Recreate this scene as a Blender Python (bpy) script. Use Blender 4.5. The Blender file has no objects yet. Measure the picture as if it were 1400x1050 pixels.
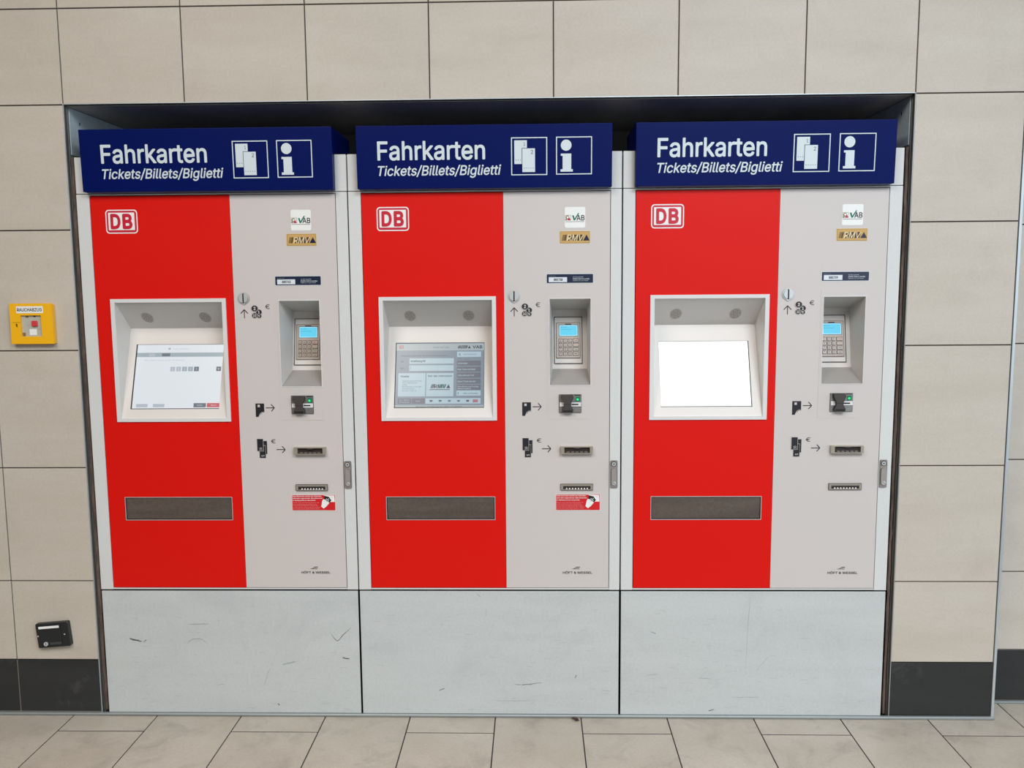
import bpy, bmesh, math, random
from mathutils import Matrix, Vector
from mathutils.geometry import tessellate_polygon
random.seed(7)
SC = bpy.context.scene
COL = SC.collection

# ------------------------------------------------------------------ camera
cam_data = bpy.data.cameras.new('camera')
cam = bpy.data.objects.new('camera', cam_data)
COL.objects.link(cam)
F_PX = 1180.42
cam_data.sensor_fit = 'HORIZONTAL'
cam_data.sensor_width = 36.0
cam_data.lens = 36.0 * F_PX / 1400.0
PITCH, YAW, ROLL = 0.11353, -0.02603, -0.00791
_cp, _sp, _cy, _sy = math.cos(PITCH), math.sin(PITCH), math.cos(YAW), math.sin(YAW)
_f = Vector((_sy * _cp, _cy * _cp, -_sp))
_r = Vector((_cy, -_sy, 0))
_u = _r.cross(_f)
_r2 = math.cos(ROLL) * _r + math.sin(ROLL) * _u
_u2 = -math.sin(ROLL) * _r + math.cos(ROLL) * _u
m = Matrix((_r2, _u2, -_f)).transposed().to_4x4()
m.translation = Vector((0.1602, -2.8801, 1.5048))
cam.matrix_world = m
cam_data.clip_start = 0.05
SC.camera = cam

# ------------------------------------------------------------------ light and exposure
SC.view_settings.view_transform = 'Standard'
SC.view_settings.look = 'None'
SC.view_settings.gamma = 1.0
SC.view_settings.use_curve_mapping = False
SC.view_settings.exposure = 0.0

world = bpy.data.worlds.new('world')
SC.world = world
world.use_nodes = True
wn = world.node_tree
wn.nodes['Background'].inputs[0].default_value = (0.78, 0.90, 1.0, 1)
wn.nodes['Background'].inputs[1].default_value = 1.6


def area(name, loc, sx, sy, power, col, rot=(0, 0, 0)):
    d = bpy.data.lights.new(name, 'AREA')
    d.shape = 'RECTANGLE'
    d.size, d.size_y = sx, sy
    d.energy = power
    d.color = col
    o = bpy.data.objects.new(name, d)
    COL.objects.link(o)
    o.location = loc
    o.rotation_euler = rot
    return o


area('hall_lamp', (-1.5, -3.4, 3.85), 1.5, 2.6, 140, (1.0, 0.91, 0.82))
area('hall_lamp', (1.6, -3.8, 3.85), 1.9, 2.6, 255, (0.88, 0.94, 1.0))


# ------------------------------------------------------------------ materials
def S(r, g, b):
    def c(v):
        v /= 255.0
        return v / 12.92 if v <= 0.04045 else ((v + 0.055) / 1.055) ** 2.4
    return (c(r), c(g), c(b), 1.0)


def mat(name, col, rough=0.5, metal=0.0, spec=0.5, emit=None, es=1.0, bump=0.0, bscale=300, coat=0.0, alpha=None):
    mm = bpy.data.materials.new(name)
    mm.use_nodes = True
    nt = mm.node_tree
    p = nt.nodes['Principled BSDF']
    p.inputs['Base Color'].default_value = col
    p.inputs['Roughness'].default_value = rough
    p.inputs['Metallic'].default_value = metal
    p.inputs['Specular IOR Level'].default_value = spec
    p.inputs['Coat Weight'].default_value = coat
    if emit:
        p.inputs['Emission Color'].default_value = emit
        p.inputs['Emission Strength'].default_value = es
    if bump:
        tc = nt.nodes.new('ShaderNodeTexCoord')
        n = nt.nodes.new('ShaderNodeTexNoise')
        n.inputs['Scale'].default_value = bscale
        b = nt.nodes.new('ShaderNodeBump')
        b.inputs['Strength'].default_value = bump
        b.inputs['Distance'].default_value = 0.001
        nt.links.new(tc.outputs['Object'], n.inputs['Vector'])
        nt.links.new(n.outputs['Fac'], b.inputs['Height'])
        nt.links.new(b.outputs['Normal'], p.inputs['Normal'])
    return mm


def mottled(name, c1, c2, rough, scale=(3, 3, 3), dirt=None, dirt_amt=0.3, spec=0.4, fine=0.3, dscale=6.0, dlo=0.52, dhi=0.75):
    """stone / paint with soft streaks, fine grain and optional patchy dirt"""
    mm = mat(name, c1, rough, spec=spec)
    nt = mm.node_tree
    L = nt.links.new
    p = nt.nodes['Principled BSDF']
    tc = nt.nodes.new('ShaderNodeTexCoord')
    oi = nt.nodes.new('ShaderNodeObjectInfo')
    mul = nt.nodes.new('ShaderNodeVectorMath'); mul.operation = 'SCALE'
    comb = nt.nodes.new('ShaderNodeCombineXYZ')
    L(oi.outputs['Random'], comb.inputs[0]); L(oi.outputs['Random'], comb.inputs[2])
    mul.inputs['Scale'].default_value = 37.0
    L(comb.outputs[0], mul.inputs[0])
    add = nt.nodes.new('ShaderNodeVectorMath'); add.operation = 'ADD'
    L(tc.outputs['Object'], add.inputs[0]); L(mul.outputs[0], add.inputs[1])
    mp = nt.nodes.new('ShaderNodeMapping')
    mp.inputs['Scale'].default_value = scale
    L(add.outputs[0], mp.inputs['Vector'])
    n1 = nt.nodes.new('ShaderNodeTexNoise')
    n1.inputs['Scale'].default_value = 1.0; n1.inputs['Detail'].default_value = 8; n1.inputs['Roughness'].default_value = 0.6
    L(mp.outputs[0], n1.inputs['Vector'])
    cr = nt.nodes.new('ShaderNodeValToRGB')
    cr.color_ramp.elements[0].position = 0.35; cr.color_ramp.elements[0].color = c1
    cr.color_ramp.elements[1].position = 0.68; cr.color_ramp.elements[1].color = c2
    L(n1.outputs['Fac'], cr.inputs[0])
    out = cr.outputs[0]
    n2 = nt.nodes.new('ShaderNodeTexNoise')
    n2.inputs['Scale'].default_value = 120; n2.inputs['Detail'].default_value = 3
    L(add.outputs[0], n2.inputs['Vector'])
    mx = nt.nodes.new('ShaderNodeMix'); mx.data_type = 'RGBA'; mx.blend_type = 'OVERLAY'
    mx.inputs['Factor'].default_value = fine
    L(out, mx.inputs['A']); L(n2.outputs['Fac'], mx.inputs['B'])
    out = mx.outputs['Result']
    if dirt:
        n3 = nt.nodes.new('ShaderNodeTexNoise')
        n3.inputs['Scale'].default_value = dscale; n3.inputs['Detail'].default_value = 10; n3.inputs['Roughness'].default_value = 0.72
        n3.inputs['Distortion'].default_value = 0.6
        L(add.outputs[0], n3.inputs['Vector'])
        mr = nt.nodes.new('ShaderNodeMapRange')
        mr.inputs['From Min'].default_value = dlo; mr.inputs['From Max'].default_value = dhi
        mr.inputs['To Max'].default_value = dirt_amt
        L(n3.outputs['Fac'], mr.inputs['Value'])
        m2 = nt.nodes.new('ShaderNodeMix'); m2.data_type = 'RGBA'
        L(mr.outputs[0], m2.inputs['Factor']); L(out, m2.inputs['A'])
        m2.inputs['B'].default_value = dirt
        out = m2.outputs['Result']
    L(out, p.inputs['Base Color'])
    b = nt.nodes.new('ShaderNodeBump')
    b.inputs['Strength'].default_value = 0.12; b.inputs['Distance'].default_value = 0.001
    L(n2.outputs['Fac'], b.inputs['Height']); L(b.outputs['Normal'], p.inputs['Normal'])
    return mm


M = {}
M['wall_tile'] = mottled('wall_tile', S(187, 178, 165), S(196, 188, 176), 0.5, (1.2, 1, 7), dirt=S(160, 151, 138), dirt_amt=0.25, fine=0.1)
M['dark_tile'] = mottled('dark_tile', S(42, 43, 43), S(50, 51, 51), 0.5, (1.5, 1, 10), spec=0.3, fine=0.15, dirt=S(104, 104, 102), dirt_amt=0.35, dlo=0.6, dscale=5)
M['floor_tile'] = mottled('floor_tile', S(172, 163, 150), S(184, 176, 164), 0.42, (4, 4, 4), fine=0.12, dirt=S(118, 112, 103), dirt_amt=0.5, dscale=7, dlo=0.5)
M['grout'] = mat('grout', S(92, 84, 75), 0.9, bump=0.4)
M['base_grout'] = mat('base_grout', S(132, 126, 116), 0.9)
M['floor_grout'] = mat('floor_grout', S(48, 42, 38), 0.9, bump=0.4)
M['steel'] = mat('brushed_steel', S(206, 208, 208), 0.35, metal=0.4, bump=0.1)
M['trim'] = mat('aluminium_trim', S(200, 208, 212), 0.35, metal=0.6)
M['base_trim'] = mat('base_strip', S(150, 156, 156), 0.5, metal=0.5, bump=0.3, bscale=80)
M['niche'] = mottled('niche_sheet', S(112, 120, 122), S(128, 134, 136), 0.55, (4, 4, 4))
M['niche_top'] = mottled('niche_top', S(196, 190, 182), S(176, 172, 166), 0.6, (4, 4, 4))
M['niche_plate'] = mottled('niche_plate', S(186, 200, 206), S(200, 212, 216), 0.5, (4, 4, 4))
M['niche_back'] = mat('niche_back', S(92, 88, 84), 0.8)
M['black'] = mat('black', S(14, 14, 15), 0.6)
M['foam'] = mottled('joint_foam', S(108, 90, 80), S(70, 56, 50), 0.9, (30, 30, 12))
M['frame'] = mottled('frame_paint', S(206, 207, 205), S(210, 211, 209), 0.45, (2, 2, 2), fine=0.08)
M['kick'] = mottled('kick_paint', S(187, 191, 190), S(193, 197, 196), 0.42, (1.5, 1, 14), dirt=S(150, 156, 158), dirt_amt=0.28, fine=0.12, dscale=3.5)
M['door_grey'] = mat('door_grey', S(201, 194, 190), 0.38, bump=0.05, bscale=500)
M['red'] = mat('traffic_red', S(214, 21, 13), 0.4, spec=0.18, bump=0.05, bscale=500)
M['blue'] = mat('sign_blue', S(0, 17, 82), 0.4, spec=0.1)
M['blue_edge'] = mat('sign_edge', S(70, 84, 130), 0.4)
M['letter'] = mat('letter_white', S(205, 216, 220), 0.45)
M['housing'] = mat('housing_grey', S(213, 207, 201), 0.45)
M['housing_rim'] = mat('housing_rim', S(214, 213, 212), 0.4)
M['cheek'] = mat('cheek_grey', S(206, 203, 199), 0.4)
M['recess_floor'] = mat('recess_floor', S(156, 151, 146), 0.5)
M['speaker'] = mat('speaker_grille', S(172, 166, 160), 0.7)
M['gasket'] = mat('gasket', S(60, 60, 64), 0.6)
M['tray_glass'] = mottled('tray_flap', S(98, 88, 80), S(84, 74, 68), 0.28, (2, 2, 20), spec=0.5)
M['tray_in'] = mat('tray_inside', S(92, 84, 78), 0.5)
M['ink'] = mat('ink_black', S(26, 26, 32), 0.5)
M['plate_blue'] = mat('plate_navy', S(28, 38, 62), 0.25)
M['sticker_white'] = mat('sticker_white', S(232, 233, 230), 0.4)
M['plate_light'] = mat('plate_light', S(214, 220, 226), 0.35)
M['gold'] = mat('gold_sticker', S(198, 158, 92), 0.4)
M['gold_light'] = mat('gold_light', S(228, 206, 160), 0.4)
M['gold_dark'] = mat('gold_dark', S(62, 52, 40), 0.4)
M['gold_mid'] = mat('gold_mid', S(128, 104, 58), 0.4)
M['green'] = mat('print_green', S(16, 110, 84), 0.5)
M['db_red'] = mat('emblem_red', S(196, 22, 52), 0.4)
M['sticker_red'] = mat('sticker_red', S(206, 30, 36), 0.4)
M['pink'] = mat('print_pink', S(236, 150, 150), 0.5)
M['brass'] = mat('slot_metal', S(176, 166, 152), 0.3, metal=0.4)
M['slot_dark'] = mat('slot_dark', S(46, 34, 28), 0.5)
M['reader_metal'] = mat('reader_metal', S(150, 146, 142), 0.35, metal=0.6)
M['reader_dark'] = mat('reader_dark', S(66, 60, 58), 0.4)
M['led'] = mat('green_led', S(30, 150, 80), 0.3, emit=S(40, 230, 120), es=0.9)
M['keypad'] = mat('keypad_metal', S(172, 160, 150), 0.4, metal=0.3)
M['key_gap'] = mat('key_gap', S(84, 66, 58), 0.5)
M['key'] = mat('key_metal', S(186, 176, 166), 0.3, metal=0.6)
M['lcd'] = mat('lcd_cyan', S(20, 40, 50), 0.3, emit=S(96, 212, 246), es=0.9)
M['lcd_rim'] = mat('lcd_rim', S(150, 190, 210), 0.4, emit=S(170, 235, 250), es=0.6)
M['lcd_blue'] = mat('lcd_surround', S(70, 104, 124), 0.4)
M['lock'] = mat('lock_metal', S(160, 152, 146), 0.4, metal=0.25)
M['lock_dark'] = mat('lock_dark', S(84, 76, 72), 0.5, metal=0.4)
M['yellow'] = mat('signal_yellow', S(240, 178, 20), 0.4)
M['yellow_in'] = mat('call_inside', S(176, 176, 160), 0.6)
M['call_red'] = mat('call_button', S(205, 60, 66), 0.4)
M['blackplastic'] = mat('black_plastic', S(30, 33, 34), 0.35, bump=0.2)
M['leaf'] = mottled('dry_leaf', S(82, 50, 52), S(50, 28, 30), 0.7, (60, 60, 60))
M['hall'] = mat('hall_ceiling', S(190, 186, 178), 0.8)
M['hall_far'] = mat('hall_far_wall', S(128, 120, 112), 0.7)
M['scuff'] = mat('scuff_dark', S(70, 72, 72), 0.6)
M['scuff_l'] = mat('scuff_light', S(158, 163, 165), 0.6)


def screen_mat(name, rgb, es=1.0):
    return mat(name, S(12, 12, 14), 0.22, emit=S(*rgb), es=es, spec=0.5)


# ------------------------------------------------------------------ mesh building
class B:
    def __init__(self):
        self.v, self.f, self.m, self.mats = [], [], [], []
        self.warp = None

    def mi(self, k):
        if k not in self.mats:
            self.mats.append(k)
        return self.mats.index(k)

    def face(self, pts, k):
        i = len(self.v)
        self.v += [tuple(p) for p in pts]
        self.f.append(tuple(range(i, i + len(pts))))
        self.m.append(self.mi(k))

    def box(self, x0, x1, y0, y1, z0, z1, k):
        i = len(self.v)
        self.v += [(x0, y0, z0), (x1, y0, z0), (x1, y1, z0), (x0, y1, z0), (x0, y0, z1), (x1, y0, z1), (x1, y1, z1), (x0, y1, z1)]
        for q in ((0, 1, 5, 4), (1, 2, 6, 5), (2, 3, 7, 6), (3, 0, 4, 7), (4, 5, 6, 7), (3, 2, 1, 0)):
            self.f.append(tuple(i + j for j in q)); self.m.append(self.mi(k))

    def prism(self, pts, y0, y1, k, ks=None):
        """outline of (x, z) points, counter-clockwise seen from the front (-y), from y0 (front) to y1 (back)"""
        n = len(pts); i = len(self.v)
        self.v += [(x, y0, z) for x, z in pts] + [(x, y1, z) for x, z in pts]
        self.f.append(tuple(range(i, i + n))); self.m.append(self.mi(k))
        self.f.append(tuple(reversed(range(i + n, i + 2 * n)))); self.m.append(self.mi(k))
        for a in range(n):
            b = (a + 1) % n
            self.f.append((i + a, i + n + a, i + n + b, i + b)); self.m.append(self.mi(ks or k))

    def disc(self, cx, cz, rx, rz, y0, y1, k, n=20, ks=None):
        self.prism([(cx + rx * math.cos(2 * math.pi * a / n), cz + rz * math.sin(2 * math.pi * a / n)) for a in range(n)], y0, y1, k, ks)

    def rrect(self, x0, x1, z0, z1, r, y0, y1, k, ks=None, n=4):
        self.prism(rr(x0, x1, z0, z1, r, n), y0, y1, k, ks)

    def plate(self, x0, x1, z0, z1, holes, y0, y1, k, ks=None):
        """plate with rectangular holes"""
        xs = sorted({x0, x1} | {h[0] for h in holes} | {h[1] for h in holes})
        zs = sorted({z0, z1} | {h[2] for h in holes} | {h[3] for h in holes})

        def solid(a, b):
            if a < 0 or b < 0 or a >= len(xs) - 1 or b >= len(zs) - 1:
                return False
            cx, cz = (xs[a] + xs[a + 1]) / 2, (zs[b] + zs[b + 1]) / 2
            return not any(h[0] < cx < h[1] and h[2] < cz < h[3] for h in holes)
        ks = ks or k
        for a in range(len(xs) - 1):
            for b in range(len(zs) - 1):
                if not solid(a, b):
                    continue
                X0, X1, Z0, Z1 = xs[a], xs[a + 1], zs[b], zs[b + 1]
                self.face([(X0, y0, Z0), (X1, y0, Z0), (X1, y0, Z1), (X0, y0, Z1)], k)
                self.face([(X0, y1, Z1), (X1, y1, Z1), (X1, y1, Z0), (X0, y1, Z0)], k)
                if not solid(a - 1, b): self.face([(X0, y1, Z0), (X0, y0, Z0), (X0, y0, Z1), (X0, y1, Z1)], ks)
                if not solid(a + 1, b): self.face([(X1, y0, Z0), (X1, y1, Z0), (X1, y1, Z1), (X1, y0, Z1)], ks)
                if not solid(a, b - 1): self.face([(X0, y1, Z0), (X1, y1, Z0), (X1, y0, Z0), (X0, y0, Z0)], ks)
                if not solid(a, b + 1): self.face([(X0, y0, Z1), (X1, y0, Z1), (X1, y1, Z1), (X0, y1, Z1)], ks)

    # flat print, facing -y
    def rect(self, x0, x1, z0, z1, y, k):
        self.face([(x0, y, z0), (x1, y, z0), (x1, y, z1), (x0, y, z1)], k)

    def poly(self, pts, y, k):
        a = sum(pts[i][0] * pts[(i + 1) % len(pts)][1] - pts[(i + 1) % len(pts)][0] * pts[i][1] for i in range(len(pts)))
        if a < 0: pts = pts[::-1]
        self.face([(x, y, z) for x, z in pts], k)

    def ell(self, cx, cz, rx, rz, y, k, n=20):
        self.poly([(cx + rx * math.cos(2 * math.pi * a / n), cz + rz * math.sin(2 * math.pi * a / n)) for a in range(n)], y, k)

    def line(self, pts, w, y, k):
        for (ax, az), (bx, bz) in zip(pts, pts[1:]):
            dx, dz = bx - ax, bz - az
            l = math.hypot(dx, dz) or 1
            nx, nz = -dz / l * w / 2, dx / l * w / 2
            self.poly([(ax - nx, az - nz), (bx - nx, bz - nz), (bx + nx, bz + nz), (ax + nx, az + nz)], y, k)

    def frame(self, x0, x1, z0, z1, w, y, k):
        self.rect(x0, x1, z1 - w, z1, y, k); self.rect(x0, x1, z0, z0 + w, y, k)
        self.rect(x0, x0 + w, z0 + w, z1 - w, y, k); self.rect(x1 - w, x1, z0 + w, z1 - w, y, k)

    def text(self, s, x0, x1, base, cap, y, k, w=0.0, shear=0.0, rot=0.0):
        """lettering from x0 to x1 with its baseline at base and capitals of height cap"""
        vs, fs, h, n0 = glyphs(s, w, shear)
        xa, xb = min(p[0] for p in vs), max(p[0] for p in vs)
        sx, sz = (x1 - x0) / (xb - xa), cap / h
        out = []
        for q, (px, py) in enumerate(vs):
            X, Z = (px - xa) * sx, py * sz
            if rot:
                X, Z = X * math.cos(rot) - Z * math.sin(rot), X * math.sin(rot) + Z * math.cos(rot)
            out.append((x0 + X, y - 0.00005 * (q // n0), base + Z))
        for q, f in enumerate(fs):         # outlines of this font overlap: keep no two faces in one plane
            e = (q % 23) * 0.000002
            self.face([(out[j][0], out[j][1] - e, out[j][2]) for j in f], k)

    def mesh(self, name, bevel=0.0, seg=2, weld=False, flip=False):
        me = bpy.data.meshes.new(name)
        V = self.v
        if self.warp:
            V = [self.warp(*p) for p in V]
        me.from_pydata(V, [], self.f)
        for k in self.mats:
            me.materials.append(M[k])
        for p, i in zip(me.polygons, self.m):
            p.material_index = i
        if bevel or weld:
            bm = bmesh.new(); bm.from_mesh(me)
            bmesh.ops.remove_doubles(bm, verts=bm.verts, dist=1e-6)
            if bevel:
                es = [e for e in bm.edges if len(e.link_faces) == 2 and e.calc_face_angle(0) > 0.6]
                bmesh.ops.bevel(bm, geom=es, offset=bevel, segments=seg, profile=0.6, affect='EDGES', clamp_overlap=True)
            bm.to_mesh(me); bm.free()
        me.update()
        return me

    def obj(self, name, parent=None, bevel=0.0, loc=None, **kw):
        return link(name, self.mesh(name, bevel, **kw), parent, loc)


def rr(x0, x1, z0, z1, r, n=4):
    out = []
    for cx, cz, a0 in ((x1 - r, z0 + r, -90), (x1 - r, z1 - r, 0), (x0 + r, z1 - r, 90), (x0 + r, z0 + r, 180)):
        for i in range(n + 1):
            a = math.radians(a0 + 90 * i / n)
            out.append((cx + r * math.cos(a), cz + r * math.sin(a)))
    return out


_gc = {}
FONT = None
try:                                       # the sans-serif that ships with Blender itself; its built-in font otherwise
    import os
    FONT = bpy.data.fonts.load(os.path.join(bpy.utils.system_resource('DATAFILES'), 'fonts', 'Inter.woff2'))
except Exception:
    FONT = None


def glyphs(s, w, shear):
    key = (s, w, shear)
    if key in _gc: return _gc[key]

    def conv(t):
        cu = bpy.data.curves.new('t', 'FONT')
        cu.body = t; cu.size = 1.0
        if FONT: cu.font = FONT
        cu.shear = shear; cu.resolution_u = 3; cu.fill_mode = 'NONE'
        o = bpy.data.objects.new('t', cu); COL.objects.link(o)
        me = bpy.data.meshes.new_from_object(o.evaluated_get(bpy.context.evaluated_depsgraph_get()))
        nb = {}
        for e in me.edges:
            a, c = e.vertices
            nb.setdefault(a, []).append(c); nb.setdefault(c, []).append(a)
        P = [(v.co.x, v.co.y) for v in me.vertices]
        bpy.data.objects.remove(o); bpy.data.curves.remove(cu); bpy.data.meshes.remove(me)
        seen, loops = set(), []
        for v in sorted(nb):
            if v in seen: continue
            l, c = [v], v
            seen.add(v)
            while True:
                n = sorted(q for q in nb[c] if q not in seen)
                if not n: break
                c = n[0]; seen.add(c); l.append(c)
            if len(l) > 2: loops.append(l)

        def area(l): return sum(P[l[k]][0] * P[l[(k + 1) % len(l)]][1] - P[l[(k + 1) % len(l)]][0] * P[l[k]][1] for k in range(len(l))) / 2

        def inside(p, l):
            r = False
            for k in range(len(l)):
                (ax, ay), (bx, by) = P[l[k]], P[l[(k + 1) % len(l)]]
                if (ay > p[1]) != (by > p[1]) and p[0] < (bx - ax) * (p[1] - ay) / (by - ay) + ax: r = not r
            return r
        big = max(loops, key=lambda l: abs(area(l)))
        sg = 1 if area(big) > 0 else -1
        outer = [l for l in loops if area(l) * sg > 0]; holes = [l for l in loops if area(l) * sg < 0]
        own = {id(l): [] for l in outer}
        for h in holes:
            c = [l for l in outer if inside(P[h[0]], l)]
            if c: own[id(min(c, key=lambda l: abs(area(l))))].append(h)
        fs = []
        for l in outer:
            grp = [l] + own[id(l)]
            idx = [k for g in grp for k in g]
            for tri in tessellate_polygon([[Vector((P[k][0], P[k][1], 0)) for k in g] for g in grp]):
                f = [idx[k] for k in tri]
                a = area(f)
                if abs(a) > 1e-6: fs.append(tuple(f) if a > 0 else tuple(reversed(f)))
        return P, fs
    vs, fs = conv(s)
    hv, _ = conv('H')
    if w:                                  # semi-bold: the same outlines laid over each other a hair apart
        v0, f0 = list(vs), list(fs)
        n0 = len(vs)
        for a in range(8):
            dx, dy = w * math.cos(a * math.pi / 4), w * math.sin(a * math.pi / 4)
            k = len(vs)
            vs = vs + [(x + dx, y + dy) for x, y in v0]
            fs = fs + [tuple(i + k for i in f) for f in f0]
    h = max(p[1] for p in hv)
    _gc[key] = (vs, fs, h, n0 if w else len(vs))
    return _gc[key]


def link(name, me, parent=None, loc=None):
    o = bpy.data.objects.new(name, me)
    COL.objects.link(o)
    if parent: o.parent = parent
    if loc: o.location = loc
    return o


def thing(name, label, cat, loc=(0, 0, 0), group=None):
    o = bpy.data.objects.new(name, None); COL.objects.link(o)
    o.empty_display_size = 0.1
    o.location = loc; o['label'] = label; o['category'] = cat
    if group: o['group'] = group
    return o


def struct(o):
    o['kind'] = 'structure'
    return o


# ------------------------------------------------------------------ the setting
XN0, XN1, ZN = -1.3816, 1.3838, 2.1054     # the niche the machines stand in
XP = 1.7326                                 # right edge of the wall beside the niche
YR = 0.1176                                 # wall further back on the right
GAP = 0.0042

# backing walls (mortar plane 5 mm behind the tile faces)
b = B()
b.box(-4.0, XN0, 0.006, 0.22, 0, 3.9, 'grout')
b.box(XN1, XP, 0.006, 0.16, 0, 3.9, 'grout')
b.box(XN0, XN1, 0.006, 0.22, ZN, 3.9, 'grout')
wall = struct(b.obj('wall_back'))
b = B(); b.box(XP, 4.5, YR + 0.006, YR + 0.2, 0, 3.9, 'grout')
wall_r = struct(b.obj('wall_right'))

_tiles = {}


def tile(parent, name, x0, x1, z0, z1, y, k):
    sx, sz = round(x1 - x0 - GAP, 4), round(z1 - z0 - GAP, 4)
    key = (sx, sz, k)
    if key not in _tiles:
        t = B(); t.box(-sx / 2, sx / 2, 0, 0.0062, -sz / 2, sz / 2, k)
        _tiles[key] = t.mesh(name, bevel=0.0007, seg=1)
    o = link(name, _tiles[key], parent, ((x0 + x1) / 2, y + random.uniform(-0.0002, 0.0002), (z0 + z1) / 2))
    return o


rows = [0.2041, 0.4914, 0.8935, 1.2977, 1.7000, 2.1054]
left_cols = [-2.887, -2.483, -2.079, -1.6749, XN0]
for i in range(len(rows) - 1):
    for j in range(len(left_cols) - 1):
        tile(wall, 'wall_tile', left_cols[j], left_cols[j + 1], rows[i], rows[i + 1], 0, 'wall_tile')
    tile(wall, 'wall_tile', XN1, XP, rows[i], rows[i + 1], 0, 'wall_tile')
top_cols = [-2.59, -2.187, -1.784, XN0, -0.9788, -0.5740, -0.1740, 0.2268, 0.6274, 1.0316, XN1, XP]
for z0, z1 in ((2.1054, 2.4086), (2.4086, 2.812), (2.812, 3.215), (3.215, 3.618), (3.618, 3.897)):
    for j in range(len(top_cols) - 1):
        tile(wall, 'wall_tile', top_cols[j], top_cols[j + 1], z0, z1, 0, 'wall_tile')
for z0, z1 in zip(rows + [2.4086, 2.812, 3.215, 3.618], rows[1:] + [2.4086, 2.812, 3.215, 3.618, 3.897]):
    if z1 > z0 + 0.01:
        tile(wall_r, 'wall_tile', XP + 0.004, 2.21, z0 - 0.004, z1 - 0.004, YR, 'wall_tile')
        tile(wall_r, 'wall_tile', 2.21, 2.61, z0 - 0.004, z1 - 0.004, YR, 'wall_tile')
b = B(); b.box(-4.0, XN0, 0.0030, 0.009, 0.0, 0.2, 'base_grout')
base = struct(b.obj('baseboard_back'))
for j in range(len(left_cols) - 1):
    tile(base, 'base_tile', left_cols[j], left_cols[j + 1], 0.012, 0.2041, -0.0002, 'dark_tile')
tile(base, 'base_tile', XN1, XP, 0.012, 0.2041, -0.0002, 'dark_tile')
b = B(); b.box(XP, 4.5, YR + 0.0030, YR + 0.009, 0.0, 0.2, 'base_grout')
base_r = struct(b.obj('baseboard_right'))
tile(base_r, 'base_tile', XP + 0.004, 2.21, 0.010, 0.200, YR - 0.0002, 'dark_tile')
tile(base_r, 'base_tile', 2.21, 2.61, 0.010, 0.200, YR - 0.0002, 'dark_tile')

# metal trims
n_t = [0]


def trim(*boxes, k='trim', bevel=0.0006):
    n_t[0] += 1
    t = B()
    for bx in boxes: t.box(*bx, k)
    return struct(t.obj('trim_%d' % n_t[0], bevel=bevel, seg=1))


trim((XN0 - 0.0012, XN0 + 0.0008, -0.001, 0.006, 0.010, ZN + 0.003))
trim((XN1 - 0.0008, XN1 + 0.0012, -0.001, 0.006, 0.010, ZN + 0.003))
trim((XN0 + 0.001, XN1 - 0.001, -0.001, 0.006, ZN + 0.0005, ZN + 0.0035))
trim((XP + 0.001, XP + 0.010, -0.002, 0.006, 0.0, 3.9), (XP + 0.002, XP + 0.010, 0.006, YR, 0.0, 3.9))   # corner profile
trim((-4.0, XP + 0.012, -0.010, 0.004, 0.0005, 0.0105), k='base_trim', bevel=0.0025)
trim((XP + 0.012, 4.5, YR - 0.008, YR + 0.004, 0.0005, 0.0085), k='base_trim', bevel=0.002)

# niche lining
ND = 0.62
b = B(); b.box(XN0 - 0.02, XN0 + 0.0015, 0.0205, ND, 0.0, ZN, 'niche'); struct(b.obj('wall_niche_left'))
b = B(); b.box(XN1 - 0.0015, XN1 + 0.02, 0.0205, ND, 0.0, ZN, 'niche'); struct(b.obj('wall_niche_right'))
b = B(); b.box(XN0 - 0.02, XN1 + 0.02, ND, ND + 0.03, 0.0, ZN, 'niche_back'); struct(b.obj('wall_niche_back'))
b = B(); b.box(XN0 - 0.02, XN1 + 0.02, 0.0205, ND, ZN - 0.0015, ZN + 0.02, 'niche_top'); struct(b.obj('ceiling_niche'))
# sheet-metal cheeks in the upper corners of the niche, with screw holes
for s, X in ((1, XN0 + 0.0017), (-1, XN1 - 0.0017)):
    t = B()
    t.box(min(X, X + s * 0.002), max(X, X + s * 0.002), 0.03, 0.45, 1.95, ZN - 0.004, 'niche_plate')
    for yy, zz in ((0.09, 2.055), (0.17, 2.04), (0.30, 2.05), (0.30, 2.035)):
        t.box(min(X + s * 0.002, X + s * 0.0026), max(X + s * 0.002, X + s * 0.0026), yy, yy + 0.006, zz, zz + 0.010, 'black')
    n_t[0] += 1
    struct(t.obj('trim_%d' % n_t[0]))
# ragged foam joint strips between niche edge and the outer machines
for X, wd in ((XN0 + 0.0065, 0.009), (XN1 - 0.0165, 0.009)):
    t = B()
    n = 60
    ring = []
    for i in range(n + 1):
        z = 0.012 + (1.94 - 0.012) * i / n
        ring.append((X + random.uniform(-0.0008, 0.0008), X + wd + random.uniform(-0.001, 0.001), 0.014 + random.uniform(-0.002, 0.002), z))
    for (a0, a1, ay, az), (c0, c1, cy, cz) in zip(ring, ring[1:]):
        t.face([(a0, ay, az), (a1, ay + 0.001, az), (c1, cy + 0.001, cz), (c0, cy, cz)], 'foam')
        t.face([(a0, 0.05, az), (a0, ay, az), (c0, cy, cz), (c0, 0.05, cz)], 'foam')
        t.face([(a1, ay + 0.001, az), (a1, 0.05, az), (c1, 0.05, cz), (c1, cy + 0.001, cz)], 'foam')
    n_t[0] += 1
    struct(t.obj('trim_%d' % n_t[0], weld=True))

# floor
b = B(); b.box(-6, 6, -10, 0.7, -0.12, -0.0014, 'floor_grout')
floor = struct(b.obj('floor'))
FP, F0 = 0.29972, -1.48072
_ft = {}


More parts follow.
